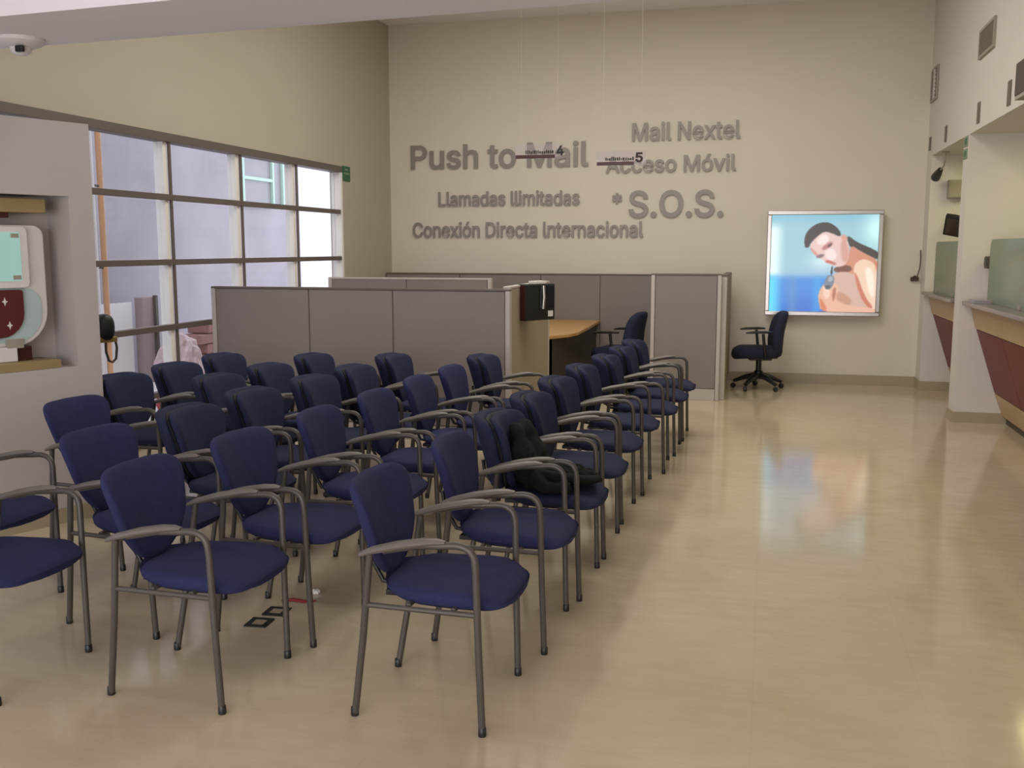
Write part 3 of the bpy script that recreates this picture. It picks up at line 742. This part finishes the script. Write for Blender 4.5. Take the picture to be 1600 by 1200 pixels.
for k in range(4): box('sheet', (-.06, -.12+k*.006, k*.007), (.08, .12+k*.004, k*.007+.006), 'lilac_paper', pp)

# things on the right wall
def louvre(name, label, y0, y1, z0, z1, m, n, back):
    t = thing(name, label, 'vent', (XR, (y0+y1)/2, z0)); L_ = (y1-y0)/2; Hh = z1-z0
    box('backing', (-.006, -L_, 0), (-.001, L_, Hh), back, t)
    for a, b in (((-.02, -L_, 0), (-.006, L_, .025)), ((-.02, -L_, Hh-.025), (-.006, L_, Hh)), ((-.02, -L_, .025), (-.006, -L_+.025, Hh-.025)), ((-.02, L_-.025, .025), (-.006, L_, Hh-.025))):
        box('frame', a, b, m, t)
    for k in range(n):
        z = .03+(Hh-.06)*(k+.5)/n; MB().box((-.018, -L_+.025, -.003), (-.006, L_-.025, .003), Matrix.Translation((0, 0, z)) @ Matrix.Rotation(.5, 4, 'Y')).build('slat', m, t)
    return t
v = louvre('wall_vent', 'dark two-part vent high in the far right corner', 11.92, 12.34, 3.24, 3.60, 'grille', 7, 'taupe')
box('centre_bar', (-.022, -.03, .02), (-.005, .03, .34), 'white_wall', v)
louvre('wall_vent', 'pale taupe grille high on the right wall', 9.07, 9.68, 3.245, 3.49, 'grille', 9, 'grille')
tv = thing('wall_television', 'black television bracketed high on the right wall', 'television', (XR, 7.12, 2.65))
box('screen_case', (-.13, -.55, 0), (-.05, .55, .225), 'brown', tv, .01); box('bracket', (-.05, -.15, .06), (0, .15, .2), 'frame', tv); box('bottom_trim', (-.128, -.53, -.025), (-.06, .53, 0), 'grille', tv)
pl = ['last of the four, nearest the end wall', 'second from the end wall', 'third from the end wall', 'nearest the television']
for k, (y, hgt) in enumerate(((12.25, .15), (11.22, .165), (9.57, .18), (8.43, .185))):
    t = thing('number_plaque', 'small dark plaque on the right wall, %s' % pl[k], 'plaque', (XR, y, 2.785), 0, 'dark plaques along the right wall')
    box('plate', (-.010, -.05, -hgt/2), (0, .05, hgt/2), 'taupe', t, .003); box('rim', (-.012, -.04, -hgt/2+.012), (-.0095, .04, hgt/2-.012), 'taupe', t)
for z0, z1, q in ((2.545, 2.64, 'upper'), (2.435, 2.525, 'lower')):
    t = thing('pillar_sign', '%s of two small faded green signs on the white pillar' % q, 'sign', (XR, 10.075, z0))
    box('plate', (-.008, -.085, 0), (0, .085, z1-z0), 'palegreen', t, .002); box('pictogram', (-.011, -.05, .02), (-.007, .03, z1-z0-.02), 'green', t)
t = thing('exit_sign', 'green sign at the upper end of the window', 'sign', (XL, 10.99, 2.40))
box('plate', (0, -.105, 0), (.012, .105, .17), 'green', t, .002); box('pictogram_strip', (.012, -.08, .075), (.014, .08, .095), 'palegreen', t); box('arrow', (.012, -.05, .12), (.014, .03, .14), 'palegreen', t)
# far alcove fittings
t = thing('spot_lamp', 'black spot lamp on a bent arm in the far alcove', 'lamp', (1.80, 11.62, SOF))
MB().tube([(0, 0, 0), (.0, .0, -.09), (-.005, .04, -.15), (-.02, .16, -.19)], .010, 8).build('arm', 'grille', t, True)
MB().tube([(-.02, .14, -.18), (-.028, .24, -.215), (-.036, .34, -.25)], [.026, .042, .05], 14).build('head', 'black', t, True)
MB().lathe([(.04, 0), (.04, -.015), (.01, -.016)], (0, 0, 0), 14).build('mount', 'grille', t, True)
t = thing('junction_box', 'pale box fixed to the far alcove wall', 'box', (1.99, 12.1, 2.17))
box('case', (-.08, -.10, 0), (.10, 0, .20), 'grille', t, .006); box('lid', (-.07, -.106, .01), (.09, -.10, .16), 'grille', t, .003)
t = thing('tilted_monitor', 'dark monitor tilted on a bracket in the far alcove', 'monitor', (1.92, 11.55, 1.86))
mt = Matrix.Rotation(math.radians(35), 4, 'X') @ Matrix.Rotation(math.radians(-20), 4, 'Z')
MB().box((-.10, -.03, -.12), (.26, .03, .12), mt).build('case', 'black', t, bevel=.008)
MB().box((-.08, -.034, -.10), (.24, -.03, .10), mt).build('screen', 'brown', t)
MB().tube([(.08, 0, 0), (.08, .3, .1), (.08, .545, .12)], .02, 8).build('bracket', 'frame', t, True)
t = thing('wall_handset', 'small dark handset with a cord on the end wall corner', 'handset', (1.66, YB, 1.24))
box('cradle', (-.04, -.04, 0), (.05, 0, .05), 'brown', t, .006); MB().tube([(-.03, -.05, .03), (0, -.055, .06), (.04, -.05, .03)], .012, 8).build('handset', 'brown', t, True)
MB().tube([(.03, -.02, .05), (.055, -.02, .15), (.06, -.015, .25), (.055, -.01, .36)], .006, 6).build('cord', 'brown', t, True)

# ------------------------------------------------------------------ niche display and fittings by the partition
def PMat(s, t_, z): return tuple(PM @ Vector((s, t_, z)))
ni = thing('niche_shelf', 'tan wooden shelf board at the bottom of the niche', 'shelf', PMat(S1, TK+.10, Z0)); ni.matrix_world = PM @ Matrix.Translation((S1, TK+.10, Z0))
box('board', (-.94, 0, 0), (-.10, .225, .05), 'olive_wood', ni, .004)
box('front_lip', (-.94, .226, .002), (-.10, .232, .048), 'olive_wood', ni)
nt_ = thing('niche_valance', 'tan wooden strip under the top of the niche', 'trim', (0, 0, 0)); nt_.matrix_world = PM @ Matrix.Translation((S1, TK+.10, Z1))
box('strip', (-.94, .02, -.10), (-.12, .20, -.02), 'olive_wood', nt_, .004); box('dark_clip', (-.5, .05, -.13), (-.33, .19, -.10), 'redbar', nt_, .004)
kd = thing('display_stand', 'white rounded display stand with aqua screen in the niche', 'display', (0, 0, 0)); kd.matrix_world = PM @ Matrix.Translation((S1-.435, TK+.11, Z0+.051))
def rrect(x0, x1, z0, z1, r, rb=None):
    rb = rb or r; q = []
    for cx, cz, rr, a0 in ((x1, z0, rb, -90), (x1, z1, r, 0), (x0, z1, r, 90), (x0, z0, rb, 180)):
        ox = cx-rr if cx == x1 else cx+rr; oz = cz-rr if cz == z1 else cz+rr
        q += [(ox+rr*math.cos(math.radians(a0+k*15)), oz+rr*math.sin(math.radians(a0+k*15))) for k in range(7)]
    return q
MB().prism(rrect(-.32, .325, .085, .775, .06, .20), 'y', .02, .13).build('outer_shell', 'white', kd, bevel=.012)
MB().prism(rrect(-.27, .285, .11, .42, .10, .16), 'y', .131, .136).build('pale_bowl', mat('pale_aqua', (.50, .62, .62), .3), kd)
MB().prism(rrect(-.30, .21, .42, .765, .03), 'y', .131, .165).build('screen_bezel', 'white', kd, bevel=.006)
MB().prism(rrect(-.27, .165, .46, .735, .008), 'y', .1655, .168).build('screen', mat('aqua_screen', (.05, .08, .07), .3, emit=srgb(165, 205, 195), estr=.75), kd)
for x, z in ((.135, .715), (.135, .48)): box('corner_clip', (x-.022, .168, z-.012), (x+.022, .174, z+.012), 'grille', kd)
MB().prism(rrect(-.30, .17, .14, .41, .02, .14), 'y', .137, .158).build('maroon_pouch', mat('maroon_card', (.11, .018, .02), .4, var=.3, vscale=9), kd, bevel=.006)
for x, z in ((.06, .345), (.08, .21)):
    MB().prism([(x, z+.025), (x+.006, z+.006), (x+.018, z), (x+.006, z-.006), (x, z-.025), (x-.006, z-.006), (x-.018, z), (x-.006, z+.006)], 'y', .159, .1605).build('sparkle', 'paper', kd)
box('clip', (.06, .131, .075), (.16, .15, .13), 'grille', kd, .004)
box('foot', (-.30, .02, 0), (.12, .15, .085), 'white', kd, .006); box('foot_block', (.125, .03, 0), (.22, .12, .083), 'redbar', kd, .004)

t = thing('wall_phone', 'black rounded handset with brass bracket and looped cord on partition end', 'phone', (0, 0, 0)); t.matrix_world = PM @ Matrix.Translation((.115, -.20, 0))
MB().pad(superell(2.4, 2.4, 24), PROF(.10), lambda a, b, o: (.055+a*.055, -.03+o*.9, 1.125+b*.085)).build('body', 'black', t, True)
box('bracket', (-.115, -.06, 1.03), (.125, .0, 1.065), 'brass', t, .004)
MB().tube([(.06, -.03, 1.05), (.058, -.03, .97), (.075, -.03, .91), (.10, -.03, .90), (.125, -.03, .92), (.135, -.03, .99), (.125, -.03, 1.05), (.11, -.03, 1.07)], .008, 8).build('cord', 'brown', t, True)

# ceiling detector under the beam
t = thing('ceiling_dome', 'white round dome with dark lens under the dropped beam', 'ceiling fixture', (-4.16, 4.98, 2.80))
MB().lathe([(.13, 0), (.13, -.02), (.11, -.035), (.07, -.05)], (0, 0, 0), 28).build('base', 'white', t, True)
MB().lathe([(.06, -.05), (.055, -.075), (.03, -.09), (.005, -.095)], (0, 0, 0), 20).build('dome', 'white', t, True)
box('lens', (.02, -.075, -.085), (.07, -.05, -.05), 'black', t, .006)

# floor details
for k, (x, y) in enumerate(((-2.095, 3.745), (-2.085, 3.885))):
    t = thing('floor_socket', 'small black-framed floor socket %s' % ('closer to the camera' if k == 0 else 'just behind the other one'), 'floor socket', (x, y, 0), math.radians(4))
    for a, b in (((-.05, -.05, 0), (.05, -.03, .006)), ((-.05, .03, 0), (.05, .05, .006)), ((-.05, -.03, 0), (-.027, .03, .006)), ((.027, -.03, 0), (.05, .03, .006))):
        box('frame_bar', a, b, 'black', t)
    box('lid', (-.027, -.03, 0), (.027, .03, .004), 'skirting', t)
t = thing('red_scrap', 'small red strip lying on the floor behind the floor sockets', 'scrap', (-2.05, 4.03, 0), .2)
MB().tube([(-.08, 0, .004), (-.03, .012, .006), (.03, -.006, .004), (.08, .006, .004)], [.012, .018, .016, .006], 8, [.25]*4).build('strip', 'red', t, True)
t = thing('paper_scrap', 'tiny crumpled white paper bit beside the red strip', 'paper', (-2.02, 4.15, 0))
MB().pad(superell(2.2, 1.6, 14), PROF(.016), lambda a, b, o: (a*.022+.006*math.sin(b*7), b*.016, .009+o+.003*math.sin(a*9))).build('crumple', 'paper', t)
